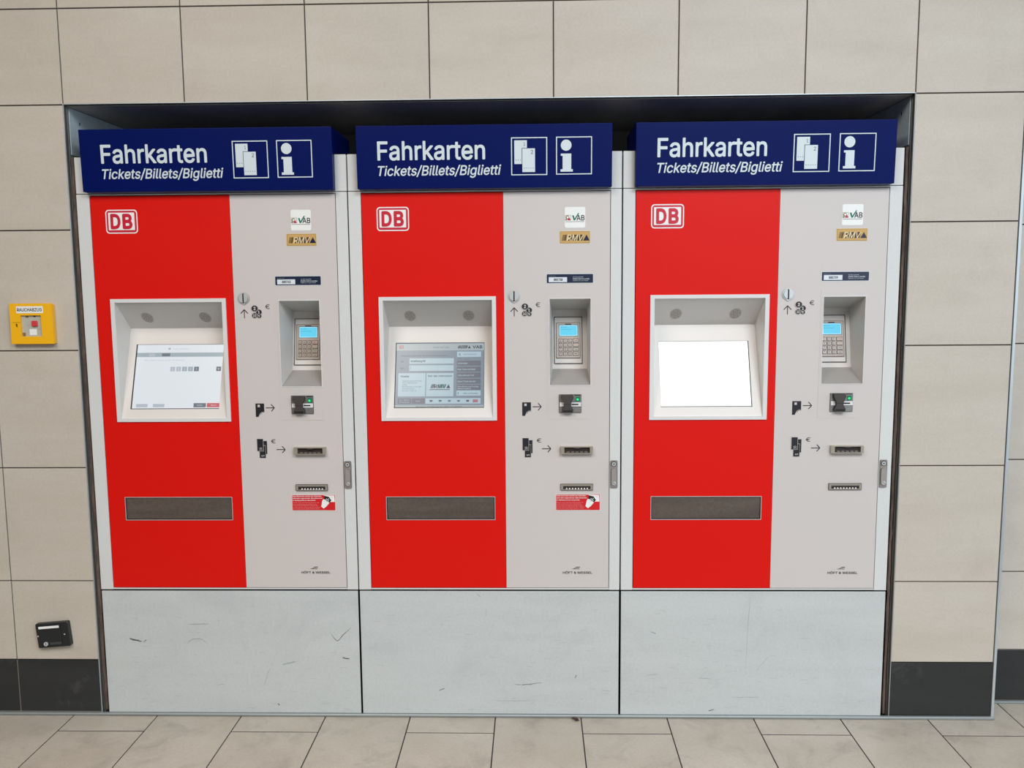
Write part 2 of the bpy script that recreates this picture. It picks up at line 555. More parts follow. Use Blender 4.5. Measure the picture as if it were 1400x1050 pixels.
def ftile(x0, x1, y0, y1):
    key = (round(x1 - x0, 4), round(y1 - y0, 4))
    if key not in _ft:
        sx, sy = (x1 - x0 - 0.0040) / 2, (y1 - y0 - 0.0058) / 2
        t = B(); t.box(-sx, sx, -sy, sy, -0.008, 0, 'floor_tile')
        _ft[key] = t.mesh('floor_tile', bevel=0.0007, seg=1)
    link('floor_tile', _ft[key], floor, ((x0 + x1) / 2, (y0 + y1) / 2, random.uniform(-0.0002, 0.0001)))


for i in range(-4, 14):
    x0 = F0 + i * FP; x1 = x0 + FP
    ys = [-0.1119, -0.7113, -1.3107] if i % 2 == 0 else [-0.4116, -1.0110]
    back = YR + 0.004 if x0 > 1.5 else 0.0
    ys = [back] + ys
    for ya, yb in zip(ys, ys[1:]):
        ftile(x0, x1, yb, ya)

# hall ceiling above, outside the frame
b = B(); b.box(-6, 6, -7.5, 0.0, 3.9, 4.1, 'hall'); struct(b.obj('ceiling'))
# unseen far and left hall walls, added to dim reflections; right end open to daylight
b = B(); b.box(-6, 1.2, -7.7, -7.5, 0, 3.9, 'hall_far'); struct(b.obj('wall_front'))
b = B(); b.box(-6.2, -6, -7.7, 0.3, 0, 3.9, 'hall_far'); struct(b.obj('wall_left'))


# ------------------------------------------------------------------ ticket machines
Z_TOP = 1.8170
EURO = '\u20ac'


def make_sign(t):
    s = B()
    # side profile (y, z), extruded along x
    prof = [(-0.030, 1.8205), (-0.038, 2.0190), (0.240, 2.0190), (0.240, 1.9390), (0.0005, 1.9390), (0.0005, 1.8205)]
    xa, xb = -0.412, 0.414
    n = len(prof)
    i0 = len(s.v)
    s.v += [(xa, y, z) for y, z in prof] + [(xb, y, z) for y, z in prof]
    mb = s.mi('blue')
    s.f.append(tuple(range(i0, i0 + n))); s.m.append(mb)
    s.f.append(tuple(reversed(range(i0 + n, i0 + 2 * n)))); s.m.append(mb)
    for a in range(n):
        c = (a + 1) % n
        s.f.append((i0 + a, i0 + n + a, i0 + n + c, i0 + c)); s.m.append(mb)
    so = s.obj('sign_box', t, bevel=0.0012, seg=2)
    fy = lambda z: -0.030 - (z - 1.8205) * 0.0403
    w = B(); w.warp = lambda x, y, z: (x, fy(z) + y, z)
    w.text('Fahrkarten', -0.3435, 0.0053, 1.9115, 0.0570, -0.0006, 'letter', w=0.014)
    w.text('Tickets/Billets/Biglietti', -0.3434, 0.0568, 1.8618, 0.0300, -0.0006, 'letter', w=0.012, shear=0.2)
    w.obj('lettering', so)
    g = B(); g.warp = w.warp
    g.frame(0.0891, 0.2052, 1.8587, 1.9774, 0.0030, -0.0006, 'letter')
    g.frame(0.2338, 0.3491, 1.8594, 1.9779, 0.0030, -0.0006, 'letter')
    g.rect(0.0994, 0.1401, 1.8941, 1.9681, -0.0006, 'letter')
    g.rect(0.1235, 0.1675, 1.8668, 1.9441, -0.0009, 'blue')
    g.rect(0.1251, 0.1659, 1.8684, 1.9425, -0.0012, 'letter')
    g.text('1', 0.1300, 0.1340, 1.9510, 0.0105, -0.0015, 'blue')
    g.text('2', 0.1530, 0.1600, 1.9250, 0.0120, -0.0015, 'blue')
    for i in range(3): g.ell(0.1045 + i * 0.0072, 1.9065, 0.0012, 0.0012, -0.0015, 'blue', 8)
    for i in range(5): g.ell(0.1306 + i * 0.0074, 1.8808, 0.0012, 0.0012, -0.0015, 'blue', 8)
    g.ell(0.2661, 1.9512, 0.0172, 0.0175, -0.0006, 'letter', 28)
    g.poly([(0.2490, 1.9250), (0.2490, 1.9181), (0.2548, 1.9181), (0.2548, 1.8760), (0.2480, 1.8760), (0.2480, 1.8684), (0.2875, 1.8684), (0.2875, 1.8760), (0.2825, 1.8760), (0.2825, 1.9250)], -0.0006, 'letter')
    g.obj('pictogram', so)
    # thin metal edging under the front
    e = B(); e.box(xa + 0.01, xb - 0.01, -0.026, -0.001, 1.8185, 1.8203, 'blue_edge')
    e.obj('edge_strip', so)


def make_screen(t, page):
    # housing: proud rim, side cheeks, sloping top with two speakers, tilted panel around the display
    x0, x1, z0, z1 = -0.3570, 0.0340, 1.0530, 1.4700          # outside of the rim
    a0, a1, c0, c1 = -0.3430, 0.0205, 1.0640, 1.4580           # opening
    h = B()
    h.plate(x0, x1, z0, z1, [(a0, a1, c0, c1)], -0.0045, 0.0, 'housing_rim')
    rim = h
    top_y, top_z = 0.1046, 1.3662                              # where panel meets the sloping top
    # chamfers into the opening are the cheeks' front edges
    ch = 'cheek'
    h.face([(a0, 0.0, c0), (a0, 0.0, c1), (a0 + 0.001, top_y, top_z)], ch)
    h.face([(a1, 0.0, c1), (a1, 0.0, c0), (a1 - 0.006, top_y, top_z)], ch)
    h.face([(a0, 0.0, c1), (a1, 0.0, c1), (a1 - 0.006, top_y, top_z), (a0 + 0.001, top_y, top_z)], 'cheek')
    # tilted panel with display cut-out, sheared plate
    sl = top_y / (top_z - c0)
    pl = lambda z: (z - c0) * sl
    s0, s1, t0, t1 = -0.3165, -0.0105, 1.0945, 1.3115
    xs = [a0, s0, s1, a1]; zs = [c0, t0, t1, top_z]

    def px(x, z):
        k = (z - c0) / (top_z - c0)
        if x == a0: return a0 + 0.001 * k
        if x == a1: return a1 - 0.006 * k
        return x
    for i in range(3):
        for j in range(3):
            if i == 1 and j == 1: continue
            q = [(xs[i], zs[j]), (xs[i + 1], zs[j]), (xs[i + 1], zs[j + 1]), (xs[i], zs[j + 1])]
            h.face([(px(x, z), pl(z), z) for x, z in q], 'housing')
    d = 0.009
    for q in ([(s0, t0), (s0, t1)], [(s1, t1), (s1, t0)], [(s0, t1), (s1, t1)], [(s1, t0), (s0, t0)]):
        (xa, za), (xb, zb) = q
        h.face([(xa, pl(za), za), (xb, pl(zb), zb), (xb, pl(zb) + d, zb), (xa, pl(za) + d, za)], 'gasket')
    ho = h.obj('screen_housing', t)
    # grilles on the sloping top
    for gx in (-0.262, -0.062):
        g = B()
        ring = []
        for a in range(24):
            an = 2 * math.pi * a / 24
            x = gx + 0.0195 * math.cos(an); y = 0.0600 + 0.0200 * math.sin(an)
            z = c1 + (top_z - c1) * y / top_y - 0.0008
            ring.append((x, y, z))
        g.face(ring, 'speaker')
        for a in range(6):
            for q in range(1, 3):
                an = a * math.pi / 3 + q * 0.4
                x = gx + 0.0065 * q * math.cos(an); y = 0.06 + 0.0065 * q * math.sin(an)
                z = c1 + (top_z - c1) * y / top_y - 0.0012
                g.face([(x - .0012, y - .0012, z + .0009), (x + .0012, y - .0012, z + .0009), (x + .0012, y + .0012, z - .0009), (x - .0012, y + .0012, z - .0009)], 'gasket')
        g.obj('speaker_grille', ho)
    # the display itself: page drawn in fractions of its width and height
    W, H = s1 - s0, t1 - t0
    p = B(); p.warp = lambda x, y, z: (x, pl(z) + d - 0.0012 + y, z)
    U = lambda u: s0 + W * u
    V = lambda v: t1 - H * v

    def R(u0, v0, u1, v1, k, l=0): p.rect(U(u0), U(u1), V(v1), V(v0), -0.0003 * l, k)

    def T(s, u0, u1, v, cap, k, l=3, w=0.0): p.text(s, U(u0), U(u1), V(v), H * cap, -0.0003 * l, k, w=w)
    M.setdefault('s_glare_white', screen_mat('screen_glare_white', (252, 254, 255), 1.25))  # even white glow imitating the reflection that fills the right screen
    M.setdefault('s_bg', screen_mat('screen_slate', (126, 142, 156), 0.85))
    M.setdefault('s_head', screen_mat('screen_head', (164, 178, 182), 0.85))
    M.setdefault('s_light', screen_mat('screen_light', (172, 196, 208), 0.88))
    M.setdefault('s_dark', screen_mat('screen_button', (106, 110, 124), 0.85))
    M.setdefault('s_ink', screen_mat('screen_ink', (48, 56, 72), 0.8))
    M.setdefault('s_mid', screen_mat('screen_mid', (96, 108, 122), 0.8))
    M.setdefault('s_red', screen_mat('screen_red', (176, 112, 122), 0.85))
    M.setdefault('s_teal', screen_mat('screen_teal', (90, 160, 160), 0.85))
    M.setdefault('s_glare_pale', screen_mat('screen_glare_pale', (234, 240, 245), 0.86))  # emission raised to imitate glare over the left screen
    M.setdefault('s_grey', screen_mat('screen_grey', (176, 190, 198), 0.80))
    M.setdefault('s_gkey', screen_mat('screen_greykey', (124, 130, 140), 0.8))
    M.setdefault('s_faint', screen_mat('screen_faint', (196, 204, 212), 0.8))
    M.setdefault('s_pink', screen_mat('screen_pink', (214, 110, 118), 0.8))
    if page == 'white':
        R(0, 0, 1, 1, 's_glare_white')
        R(0.02, 0.03, 0.98, 0.97, 's_glare_white', 1)
    elif page == 'search':
        R(0, 0, 1, 1, 's_bg')
        R(0, 0.015, 1, 0.125, 's_head', 1)
        R(0.035, 0.045, 0.085, 0.095, 's_red', 2); T('DB', 0.042, 0.078, 0.086, 0.03, 's_head')
        T('Fahrplan und Tickets', 0.42, 0.60, 0.085, 0.022, 's_mid')
        # logo strip: slanted block, letters, triangle
        for i, (u0, u1, k) in enumerate(((0.695, 0.725, 's_mid'), (0.728, 0.80, 's_ink'))):
            p.poly([(U(u0), V(0.095)), (U(u1), V(0.095)), (U(u1 + 0.012), V(0.05)), (U(u0 + 0.012), V(0.05))], -0.0006, k)
        p.poly([(U(0.812), V(0.095)), (U(0.845), V(0.095)), (U(0.828), V(0.05))], -0.0006, 's_ink')
        T('RMV', 0.74, 0.80, 0.09, 0.034, 's_head')
        T('VAB', 0.865, 0.975, 0.095, 0.045, 's_ink', w=0.02)
        T('Verbindungen suchen oder Tarif direkt am Automaten kaufen', 0.055, 0.58, 0.215, 0.022, 's_mid')
        T('Von', 0.055, 0.092, 0.305, 0.026, 's_mid'); T('Nach', 0.055, 0.095, 0.41, 0.026, 's_mid')
        R(0.155, 0.245, 0.655, 0.330, 's_light', 1); T('Aschaffenburg Hbf', 0.168, 0.335, 0.302, 0.030, 's_ink', w=0.015)
        R(0.155, 0.352, 0.655, 0.440, 's_light', 1); R(0.168, 0.375, 0.172, 0.415, 's_mid', 2)
        R(0.035, 0.473, 0.340, 0.828, 's_light', 1); R(0.350, 0.473, 0.655, 0.828, 's_light', 1)
        T('Hinweise', 0.06, 0.155, 0.535, 0.028, 's_ink', w=0.015)
        for i, (s, e) in enumerate((('Tageskarten sind nur am heutigen', 0.30), ('Tag bis Betriebsende', 0.25), ('gültig.', 0.14), ('Bitte Fahrschein vor der Fahrt', 0.30), ('entwerten lassen', 0.22), ('Gute Fahrt', 0.24))):
            T(s, 0.08, e, 0.600 + i * 0.030, 0.018, 's_mid')
        T('Rhein-Main-Verkehrsverbund', 0.37, 0.635, 0.530, 0.026, 's_ink', w=0.01)
        for u0, u1, k in ((0.395, 0.43, 's_mid'), (0.432, 0.47, 's_light'), (0.478, 0.555, 's_teal')):
            p.poly([(U(u0), V(0.705)), (U(u1), V(0.705)), (U(u1 + 0.018), V(0.643)), (U(u0 + 0.018), V(0.643))], -0.0006, k)
        T('RMV', 0.438, 0.575, 0.703, 0.055, 's_ink', w=0.02)
        p.poly([(U(0.575), V(0.705)), (U(0.62), V(0.705)), (U(0.60), V(0.645))], -0.0009, 's_ink')
        R(0.385, 0.722, 0.615, 0.732, 's_ink', 2)
        R(0.69, 0.145, 0.96, 0.228, 's_light', 1)
        p.frame(U(0.712), U(0.726), V(0.20), V(0.175), 0.0012, -0.0006, 's_ink'); p.line([(U(0.725), V(0.198)), (U(0.733), V(0.21))], 0.001, -0.0006, 's_ink')
        T('Verbindung suchen', 0.76, 0.91, 0.195, 0.020, 's_mid')
        T('Weitere Angebote', 0.695, 0.83, 0.265, 0.018, 's_mid')
        for (v0, v1, s, e) in ((0.285, 0.362, 'Abfahrtstafel', 0.81), (0.378, 0.455, 'Regio Tickets und Länder', 0.90), (0.468, 0.548, 'Verbundtickets Tarif', 0.885), (0.563, 0.640, 'Eigene Tickets abholen', 0.90)):
            R(0.69, v0, 0.96, v1, 's_dark', 1)
            T(s, 0.70, e, (v0 + v1) / 2 + 0.012, 0.022, 's_light', w=0.012)
        R(0.69, 0.655, 0.96, 0.732, 's_dark', 1)
        T('Fahrradkarten und Zuschlag', 0.70, 0.935, 0.690, 0.018, 's_light', w=0.012); T('Weitere Angebote', 0.70, 0.85, 0.720, 0.018, 's_light', w=0.012)
        R(0.69, 0.742, 0.96, 0.820, 's_light', 1); T('i', 0.705, 0.712, 0.80, 0.036, 's_ink', w=0.02); T('Hilfe und Kontakt', 0.765, 0.93, 0.795, 0.022, 's_ink')
        R(0.035, 0.858, 0.185, 0.940, 's_dark', 1); R(0.192, 0.858, 0.340, 0.940, 's_dark', 1); R(0.345, 0.858, 0.960, 0.940, 's_light', 1)
        T('Zur Start', 0.05, 0.165, 0.893, 0.020, 's_light'); T('Seite', 0.05, 0.165, 0.925, 0.020, 's_light'); T('Zurück', 0.235, 0.29, 0.910, 0.022, 's_light')
        for i, k in enumerate(('s_ink', 's_ink', 's_mid', 's_mid', 's_ink')):
            u = 0.39 + i * 0.102
            R(u, 0.884, u + 0.036, 0.896, k, 2); R(u + 0.004, 0.898, u + 0.032, 0.912, 's_mid' if i % 2 else k, 2)
        R(0.872, 0.877, 0.930, 0.922, 's_red', 2)
        R(0.0, 0.960, 1.0, 1.0, 's_head', 1); T('Service nur mit Karte oder bar zahlen und passend', 0.24, 0.75, 0.990, 0.018, 's_ink')
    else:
        R(0, 0, 1, 1, 's_glare_pale')
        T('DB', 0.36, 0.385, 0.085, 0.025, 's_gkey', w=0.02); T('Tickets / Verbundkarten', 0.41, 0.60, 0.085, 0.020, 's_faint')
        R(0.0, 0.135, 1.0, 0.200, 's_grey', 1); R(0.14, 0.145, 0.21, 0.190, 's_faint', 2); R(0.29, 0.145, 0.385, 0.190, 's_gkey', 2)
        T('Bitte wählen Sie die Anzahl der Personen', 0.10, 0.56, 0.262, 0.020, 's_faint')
        for i, k in enumerate(('s_faint', 's_faint', 's_grey', 's_grey', 's_gkey')):  # keys paler towards the left: fading from glare painted into their greys
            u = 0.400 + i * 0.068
            R(u, 0.355, u + 0.055, 0.425, k, 1); T('%d' % (i + 1), u + 0.022, u + 0.034, 0.405, 0.028, 's_glare_pale')
        R(0.925, 0.355, 0.980, 0.425, 's_gkey', 1); T('+', 0.942, 0.962, 0.402, 0.03, 's_glare_pale', w=0.02)
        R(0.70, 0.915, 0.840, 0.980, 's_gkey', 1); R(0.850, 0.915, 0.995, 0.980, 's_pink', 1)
        T('Zurück', 0.74, 0.80, 0.956, 0.02, 's_glare_pale'); T('Abbruch', 0.895, 0.955, 0.956, 0.02, 's_glare_pale')
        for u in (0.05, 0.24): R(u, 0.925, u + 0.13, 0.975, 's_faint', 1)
    p.frame(s0 - 0.001, s1 + 0.001, t0 - 0.001, t1 + 0.001, 0.0026, -0.0014, 'gasket')
    p.obj('display', ho)


def make_pin(t):
    # recess with the card terminal
    a0, a1, c0, c1 = 0.2120, 0.3480, 1.1720, 1.4600
    tz, tyy, bz, by = 1.4205, 0.1300, 1.2180, 0.0920
    l, r = 0.2245, 0.3420
    h = B()
    h.plate(0.2035, 0.3525, 1.0565, 1.4830, [(a0, a1, c0, c1), (0.2425, 0.3175, 1.0785, 1.1405)], -0.0008, 0.0, 'door_grey')
    w = 0.0022
    h.plate(a0 - w, a1 + w, c0 - w, c1 + w, [(a0, a1, c0, c1)], -0.0020, 0.0, 'housing_rim')
    h.face([(a0, 0, c0), (a0, 0, c1), (l, tyy, tz), (l, by, bz)], 'cheek')
    h.face([(a1, 0, c1), (a1, 0, c0), (r, by, bz), (r, tyy, tz)], 'cheek')
    h.face([(a0, 0, c1), (a1, 0, c1), (r, tyy, tz), (l, tyy, tz)], 'cheek')
    h.face([(a0, 0, c0), (l, by, bz), (r, by, bz), (a1, 0, c0)], 'recess_floor')
    h.face([(l, by, bz), (l, tyy, tz), (r, tyy, tz), (r, by, bz)][::-1], 'housing')
    ho = h.obj('terminal_recess', t)
    wf = lambda x, y, z: (x, by + (z - bz) * (tyy - by) / (tz - bz) + y, z)
    k = B(); k.warp = wf
    k.plate(0.2290, 0.3270, 1.2350, 1.3960, [(0.2310, 0.3250, 1.2370, 1.3940)], -0.0030, -0.0002, 'gasket')
    k.box(0.2315, 0.3245, -0.0020, 0.0, 1.2375, 1.3935, 'housing')
    k.rrect(0.2365, 0.3195, 1.2550, 1.3760, 0.002, -0.0055, -0.002, 'keypad', 'key_gap')
    k.frame(0.2365, 0.3195, 1.2550, 1.3760, 0.0012, -0.0058, 'key_gap')
    k.rect(0.2465, 0.3118, 1.3290, 1.3690, -0.0058, 'lcd_blue')
    k.rect(0.2670, 0.2890, 1.3690, 1.3722, -0.0058, 'ink')
    ko = k.obj('keypad_unit', ho)
    d = B(); d.warp = wf
    d.rect(0.2480, 0.3100, 1.3308, 1.3668, -0.0062, 'lcd_rim')
    d.rect(0.2500, 0.3080, 1.3328, 1.3648, -0.0065, 'lcd')
    d.text('Girocard', 0.2515, 0.2720, 1.3590, 0.0026, -0.0068, 'lcd_blue'); d.text('bitte Karte einstecken', 0.2515, 0.2890, 1.3510, 0.0026, -0.0068, 'lcd_blue')
    d.obj('terminal_display', ho)
    cols = ((0.2456, 0.2570), (0.2617, 0.2731), (0.2778, 0.2892), (0.2942, 0.3131))
    for j, (za, zb) in enumerate(((1.3088, 1.3200), (1.2938, 1.3050), (1.2790, 1.2902), (1.2641, 1.2753))):
        for i, (xa, xb) in enumerate(cols):
            q = B(); q.warp = wf
            q.rect(xa - 0.0010, xb + 0.0010, za - 0.0010, zb + 0.0010, -0.0057, 'key_gap')
            q.box(xa + 0.0008, xb - 0.0004, -0.0085, -0.0058, za + 0.0010, zb - 0.0006, 'key')
            if i < 3:
                s = '123456789*0#'[j * 3 + i]
                cx = (xa + xb) / 2
                q.text(s, cx - 0.0016, cx + 0.0016, za + 0.0036, 0.0050, -0.0088, 'ink', w=0.02)
            else:
                q.rect(xa + 0.004, xb - 0.004, za + 0.0050, za + 0.0066, -0.0088, ('db_red', 'gold', 'green', 'ink')[j])
            q.obj('key', ho)


def make_card_reader(t):
    x0, x1, z0, z1 = 0.2425, 0.3175, 1.0785, 1.1405
    c = B()
    c.rrect(x0, x1, z0, z1, 0.002, -0.0035, 0.004, 'reader_metal', 'reader_dark')
    c.frame(x0, x1, z0, z1, 0.0010, -0.0037, 'reader_dark')
    c.rect(x0, x1, 1.1150, 1.1158, -0.0038, 'reader_dark'); c.rect(x0, x1, 1.0985, 1.0993, -0.0038, 'reader_dark')
    c.box(0.2450, x1 - 0.001, -0.0060, -0.0035, 1.1000, 1.1142, 'housing_rim')
    c.box(0.2850, 0.3080, -0.0063, -0.0060, 1.1048, 1.1090, 'black')
    c.rect(0.2950, 0.3145, 1.1360, 1.1388, -0.0038, 'ink')
    co = c.obj('card_reader', t)
    m_ = B()
    out = [(0.2535, 1.0810), (0.2885, 1.0810), (0.2905, 1.0900), (0.2830, 1.1020), (0.2830, 1.1120), (0.2915, 1.1300), (0.2900, 1.1395), (0.2500, 1.1395), (0.2510, 1.1280), (0.2590, 1.1130), (0.2590, 1.1010), (0.2525, 1.0890)]
    m_.prism(out, -0.0190, -0.0035, 'reader_dark', 'black')
    m_.rect(0.2560, 0.2862, 1.1080, 1.1092, -0.0193, 'black')
    m_.rect(0.2560, 0.2870, 1.0825, 1.0890, -0.0193, 'black')
    m_.obj('insertion_guide', co, bevel=0.0008, seg=1)
    g = B(); g.rrect(0.2990, 0.3130, 1.1165, 1.1330, 0.002, -0.0050, -0.0036, 'green'); g.ell(0.3050, 1.1235, 0.0042, 0.0036, -0.0053, 'led')
    g.obj('indicator_light', co)


def make_slots(t):
    n = B()
    n.plate(0.2480, 0.3560, 0.9395, 0.9645, [(0.2600, 0.3460, 0.9425, 0.9620)], -0.0150, 0.0, 'brass')
    n.box(0.2600, 0.3460, -0.006, -0.001, 0.9425, 0.9620, 'slot_dark')
    for i in range(5): n.box(0.268 + i * 0.0150, 0.278 + i * 0.0150, -0.0120, -0.006, 0.9440, 0.9470, 'reader_metal')
    n.prism([(0.290, 0.9620), (0.3170, 0.9620), (0.3100, 0.9580), (0.2970, 0.9580)][::-1], -0.0152, -0.006, 'reader_dark')
    n.obj('banknote_slot', t, bevel=0.0)
    r = B()
    r.plate(0.2475, 0.3570, 0.8130, 0.8345, [(0.2560, 0.3490, 0.8165, 0.8285)], -0.0050, 0.0, 'brass', 'reader_dark')
    r.frame(0.2475, 0.3570, 0.8130, 0.8345, 0.0010, -0.0052, 'reader_dark')
    r.box(0.2560, 0.3490, -0.0012, 0.0, 0.8165, 0.8285, 'slot_dark')
    r.box(0.2560, 0.3490, -0.0040, -0.0012, 0.8262, 0.8285, 'reader_metal')
    for i in range(8):
        x = 0.2655 + i * 0.0100
        r.prism([(x, 0.8165), (x + 0.0056, 0.8165), (x + 0.0040, 0.8205), (x + 0.0016, 0.8205)], -0.0045, -0.0012, 'sticker_white')
    r.obj('change_slot', t)
    # coin slot
    cx, cz = 0.0944, 1.4695
    c = B()
    pts = [(cx + 0.0190 * math.cos(math.radians(a)), cz + 0.0190 * math.sin(math.radians(a))) for a in range(-60, 241, 12)]
    pts += [(cx - 0.0045, cz - 0.0200), (cx, cz - 0.0222), (cx + 0.0045, cz - 0.0200)]
    c.prism(pts, -0.0030, 0.0, 'steel', 'reader_dark')
    for s in (-1, 1):
        arc = [(cx + s * 0.0150 * math.cos(math.radians(a)), cz + 0.0150 * math.sin(math.radians(a))) for a in range(-80, 81, 16)]
        if s < 0: arc = arc[::-1]
        inner = [(cx + s * 0.0022, cz + 0.0150), (cx + s * 0.0022, cz - 0.0150)]
        poly = arc + (inner if s > 0 else inner[::-1])
        c.prism(poly, -0.0075, -0.0030, 'steel', 'reader_metal')
    c.box(cx - 0.0022, cx + 0.0022, -0.0034, -0.0030, cz - 0.0165, cz + 0.0165, 'black')
    c.obj('coin_slot', t, bevel=0.0)


def make_lock(t):
    l = B()
    l.rrect(0.4160, 0.4400, 0.8205, 0.9145, 0.004, -0.0040, -0.0010, 'lock', 'lock_dark')
    for w_, k in ((0.0, 'lock_dark'),):
        l.frame(0.4172, 0.4388, 0.8217, 0.9133, 0.0009, -0.0042, k)
    l.disc(0.4275, 0.9030, 0.0090, 0.0090, -0.0060, -0.0040, 'lock_dark', 20)
    l.disc(0.4275, 0.9030, 0.0068, 0.0068, -0.0068, -0.0060, 'steel', 20)
    l.disc(0.4275, 0.9030, 0.0028, 0.0028, -0.0070, -0.0068, 'lock_dark', 12)
    lo = l.obj('lock', t)
    h = B()
    h.prism(rr(0.4190, 0.4368, 0.8290, 0.8880, 0.0080), -0.0085, -0.0040, 'lock', 'lock_dark')
    h.disc(0.4290, 0.8370, 0.0062, 0.0062, -0.0100, -0.0085, 'steel', 16)
    h.line([(0.4250, 0.8400), (0.4330, 0.8340)], 0.0016, -0.0103, 'lock_dark')
    h.obj('handle', lo, bevel=0.0)


def make_prints(t, number, sticker):
    # operator emblem
    Y = -0.0006
    e = B()
    e.poly(rr(-0.3570, -0.2500, 1.6870, 1.7650, 0.0110), Y, 'sticker_white')
    e.poly(rr(-0.3535, -0.2535, 1.6905, 1.7615, 0.0085), Y - 0.0003, 'db_red')
    e.rect(-0.3477, -0.2618 + 0.002, 1.6982, 1.7555, Y - 0.0006, 'sticker_white')
    e.text('D', -0.3410, -0.3070, 1.7042, 0.0446, Y - 0.0009, 'db_red', w=0.035)
    e.text('B', -0.3005, -0.2672, 1.7042, 0.0446, Y - 0.0009, 'db_red', w=0.035)
    e.obj('emblem', t)
    # square white sticker
    v = B()
    X = lambda c: 0.2625 + (c - 582) * 2.987e-4
    Z = lambda c: 1.759 - (c - 103) * 2.987e-4
    v.poly(rr(0.2625, 0.3300, 1.6915, 1.7590, 0.005), Y, 'sticker_white')
    v.frame(X(586), X(650), Z(248), Z(190), 0.0010, Y - 0.0003, 'gold_mid')
    v.ell(X(612), Z(215), 0.006, 0.006, Y - 0.0003, 'gold_mid', 12); v.ell(X(614), Z(215), 0.0035, 0.0035, Y - 0.0006, 'sticker_white', 12)
    v.poly([(X(610), Z(246)), (X(648), Z(246)), (X(632), Z(214))], Y - 0.0006, 'db_red'); v.poly([(X(590), Z(246)), (X(606), Z(246)), (X(600), Z(222))], Y - 0.0006, 'green')
    v.poly([(X(662), Z(194)), (X(682), Z(194)), (X(691), Z(228)), (X(728), Z(170)), (X(742), Z(170)), (X(696), Z(248)), (X(680), Z(248))], Y - 0.0003, 'green')
    v.text('AB', X(712), X(800), Z(248), Z(192) - Z(248), Y - 0.0006, 'ink', w=0.01)
    v.rect(X(590), X(797), Z(264), Z(260), Y - 0.0003, 'ink')
    v.obj('white_sticker', t)
    # gold plaque
    g = B()
    g.rect(X(525), X(863), Z(500), Z(362), Y, 'gold_light'); g.rect(X(530), X(858), Z(495), Z(367), Y - 0.0003, 'gold_mid'); g.rect(X(534), X(854), Z(491), Z(371), Y - 0.0006, 'gold')
    sh = 14
    def para(c0, c1, k, l=3): g.poly([(X(c0), Z(468)), (X(c1), Z(468)), (X(c1 + sh), Z(403)), (X(c0 + sh), Z(403))], Y - 0.0003 * l, k)
    para(548, 566, 'gold_mid'); para(566, 578, 'gold_mid'); para(578, 592, 'gold_dark'); para(614, 776, 'gold_dark')
    g.text('RMV', X(604), X(792), Z(468), Z(403) - Z(468), Y - 0.0012, 'gold_light', w=0.01, shear=0.25)
    g.poly([(X(784), Z(468)), (X(856), Z(468)), (X(822), Z(403))], Y - 0.0012, 'plate_blue')
    g.obj('gold_plaque', t)
    # device number plate
    n = B()
    n.poly(rr(0.2015, 0.3575, 1.5105, 1.5425, 0.003), Y, 'plate_light'); n.poly(rr(0.2030, 0.3560, 1.5120, 1.5410, 0.002), Y - 0.0003, 'plate_blue')
    n.rect(0.2095, 0.2700, 1.5150, 1.5310, Y - 0.0006, 'plate_light')
    n.text(number, 0.2260, 0.2550, 1.5192, 0.0074, Y - 0.0009, 'ink', w=0.02)
    n.text('Automatennummer', 0.2095, 0.2330, 1.5338, 0.0024, Y - 0.0006, 'lock')
    n.text('Bei Störungen bitte', 0.2890, 0.3240, 1.5300, 0.0028, Y - 0.0006, 'plate_light')
    n.text('01805 101111 anrufen', 0.2890, 0.3440, 1.5230, 0.0044, Y - 0.0006, 'plate_light', w=0.01)
    n.text('Gebühren 14 ct pro Minute', 0.2890, 0.3390, 1.5180, 0.0026, Y - 0.0006, 'plate_light')
    n.obj('number_plate', t)
    # payment icons
    i = B()
    lw = 0.0026
    i.line([(0.0944, 1.4029), (0.0944, 1.4315)], lw, Y, 'ink')
    i.line([(0.0823, 1.4187), (0.0944, 1.4318), (0.1065, 1.4187)], lw, Y - 0.0002, 'ink')
    for cx, cz, rx, s, l in ((0.1443, 1.4100, 0.0078, '5', 0), (0.1290, 1.4115, 0.0090, '10', 1), (0.1440, 1.4230, 0.0098, '1', 2), (0.1303, 1.4354, 0.0108, '2', 3)):
        i.ell(cx, cz, rx + 0.0012, rx + 0.0006, Y - 0.0006 * l, 'door_grey'); i.ell(cx, cz, rx, rx * 0.92, Y - 0.0006 * l - 0.0002, 'ink')
        wd = rx * (0.34 if len(s) == 1 else 0.62)
        i.text(s, cx - wd, cx + wd, cz - rx * 0.45, rx * 0.9, Y - 0.0006 * l - 0.0004, 'door_grey', w=0.03)
    i.text(EURO, 0.1655, 0.1810, 1.4335, 0.0150, Y, 'ink')
    i.obj('coin_icons', t)
    c = B()
    c.poly([(0.1190, 1.1141), (0.1485, 1.1141), (0.1485, 1.0862), (0.1400, 1.0862), (0.1335, 1.0800), (0.1280, 1.0680), (0.1190, 1.0680)], Y, 'ink')
    c.rect(0.1262, 0.1340, 1.1018, 1.1098, Y - 0.0003, 'door_grey')
    c.line([(0.1350, 1.0760), (0.1400, 1.0850), (0.1490, 1.0840)], 0.0014, Y - 0.0003, 'ink')
    c.line([(0.1540, 1.0990), (0.1825, 1.0990)], lw, Y, 'ink')
    c.line([(0.1725, 1.1110), (0.1832, 1.0990), (0.1725, 1.0870)], lw, Y - 0.0002, 'ink')
    c.obj('card_icon', t)
    q = B()
    q.rect(0.1330, 0.1530, 0.9400, 0.9850, Y, 'ink')
    q.rect(0.1260, 0.1480, 0.9258, 0.9700, Y - 0.0003, 'door_grey'); q.rect(0.1268, 0.1474, 0.9264, 0.9690, Y - 0.0005, 'ink')
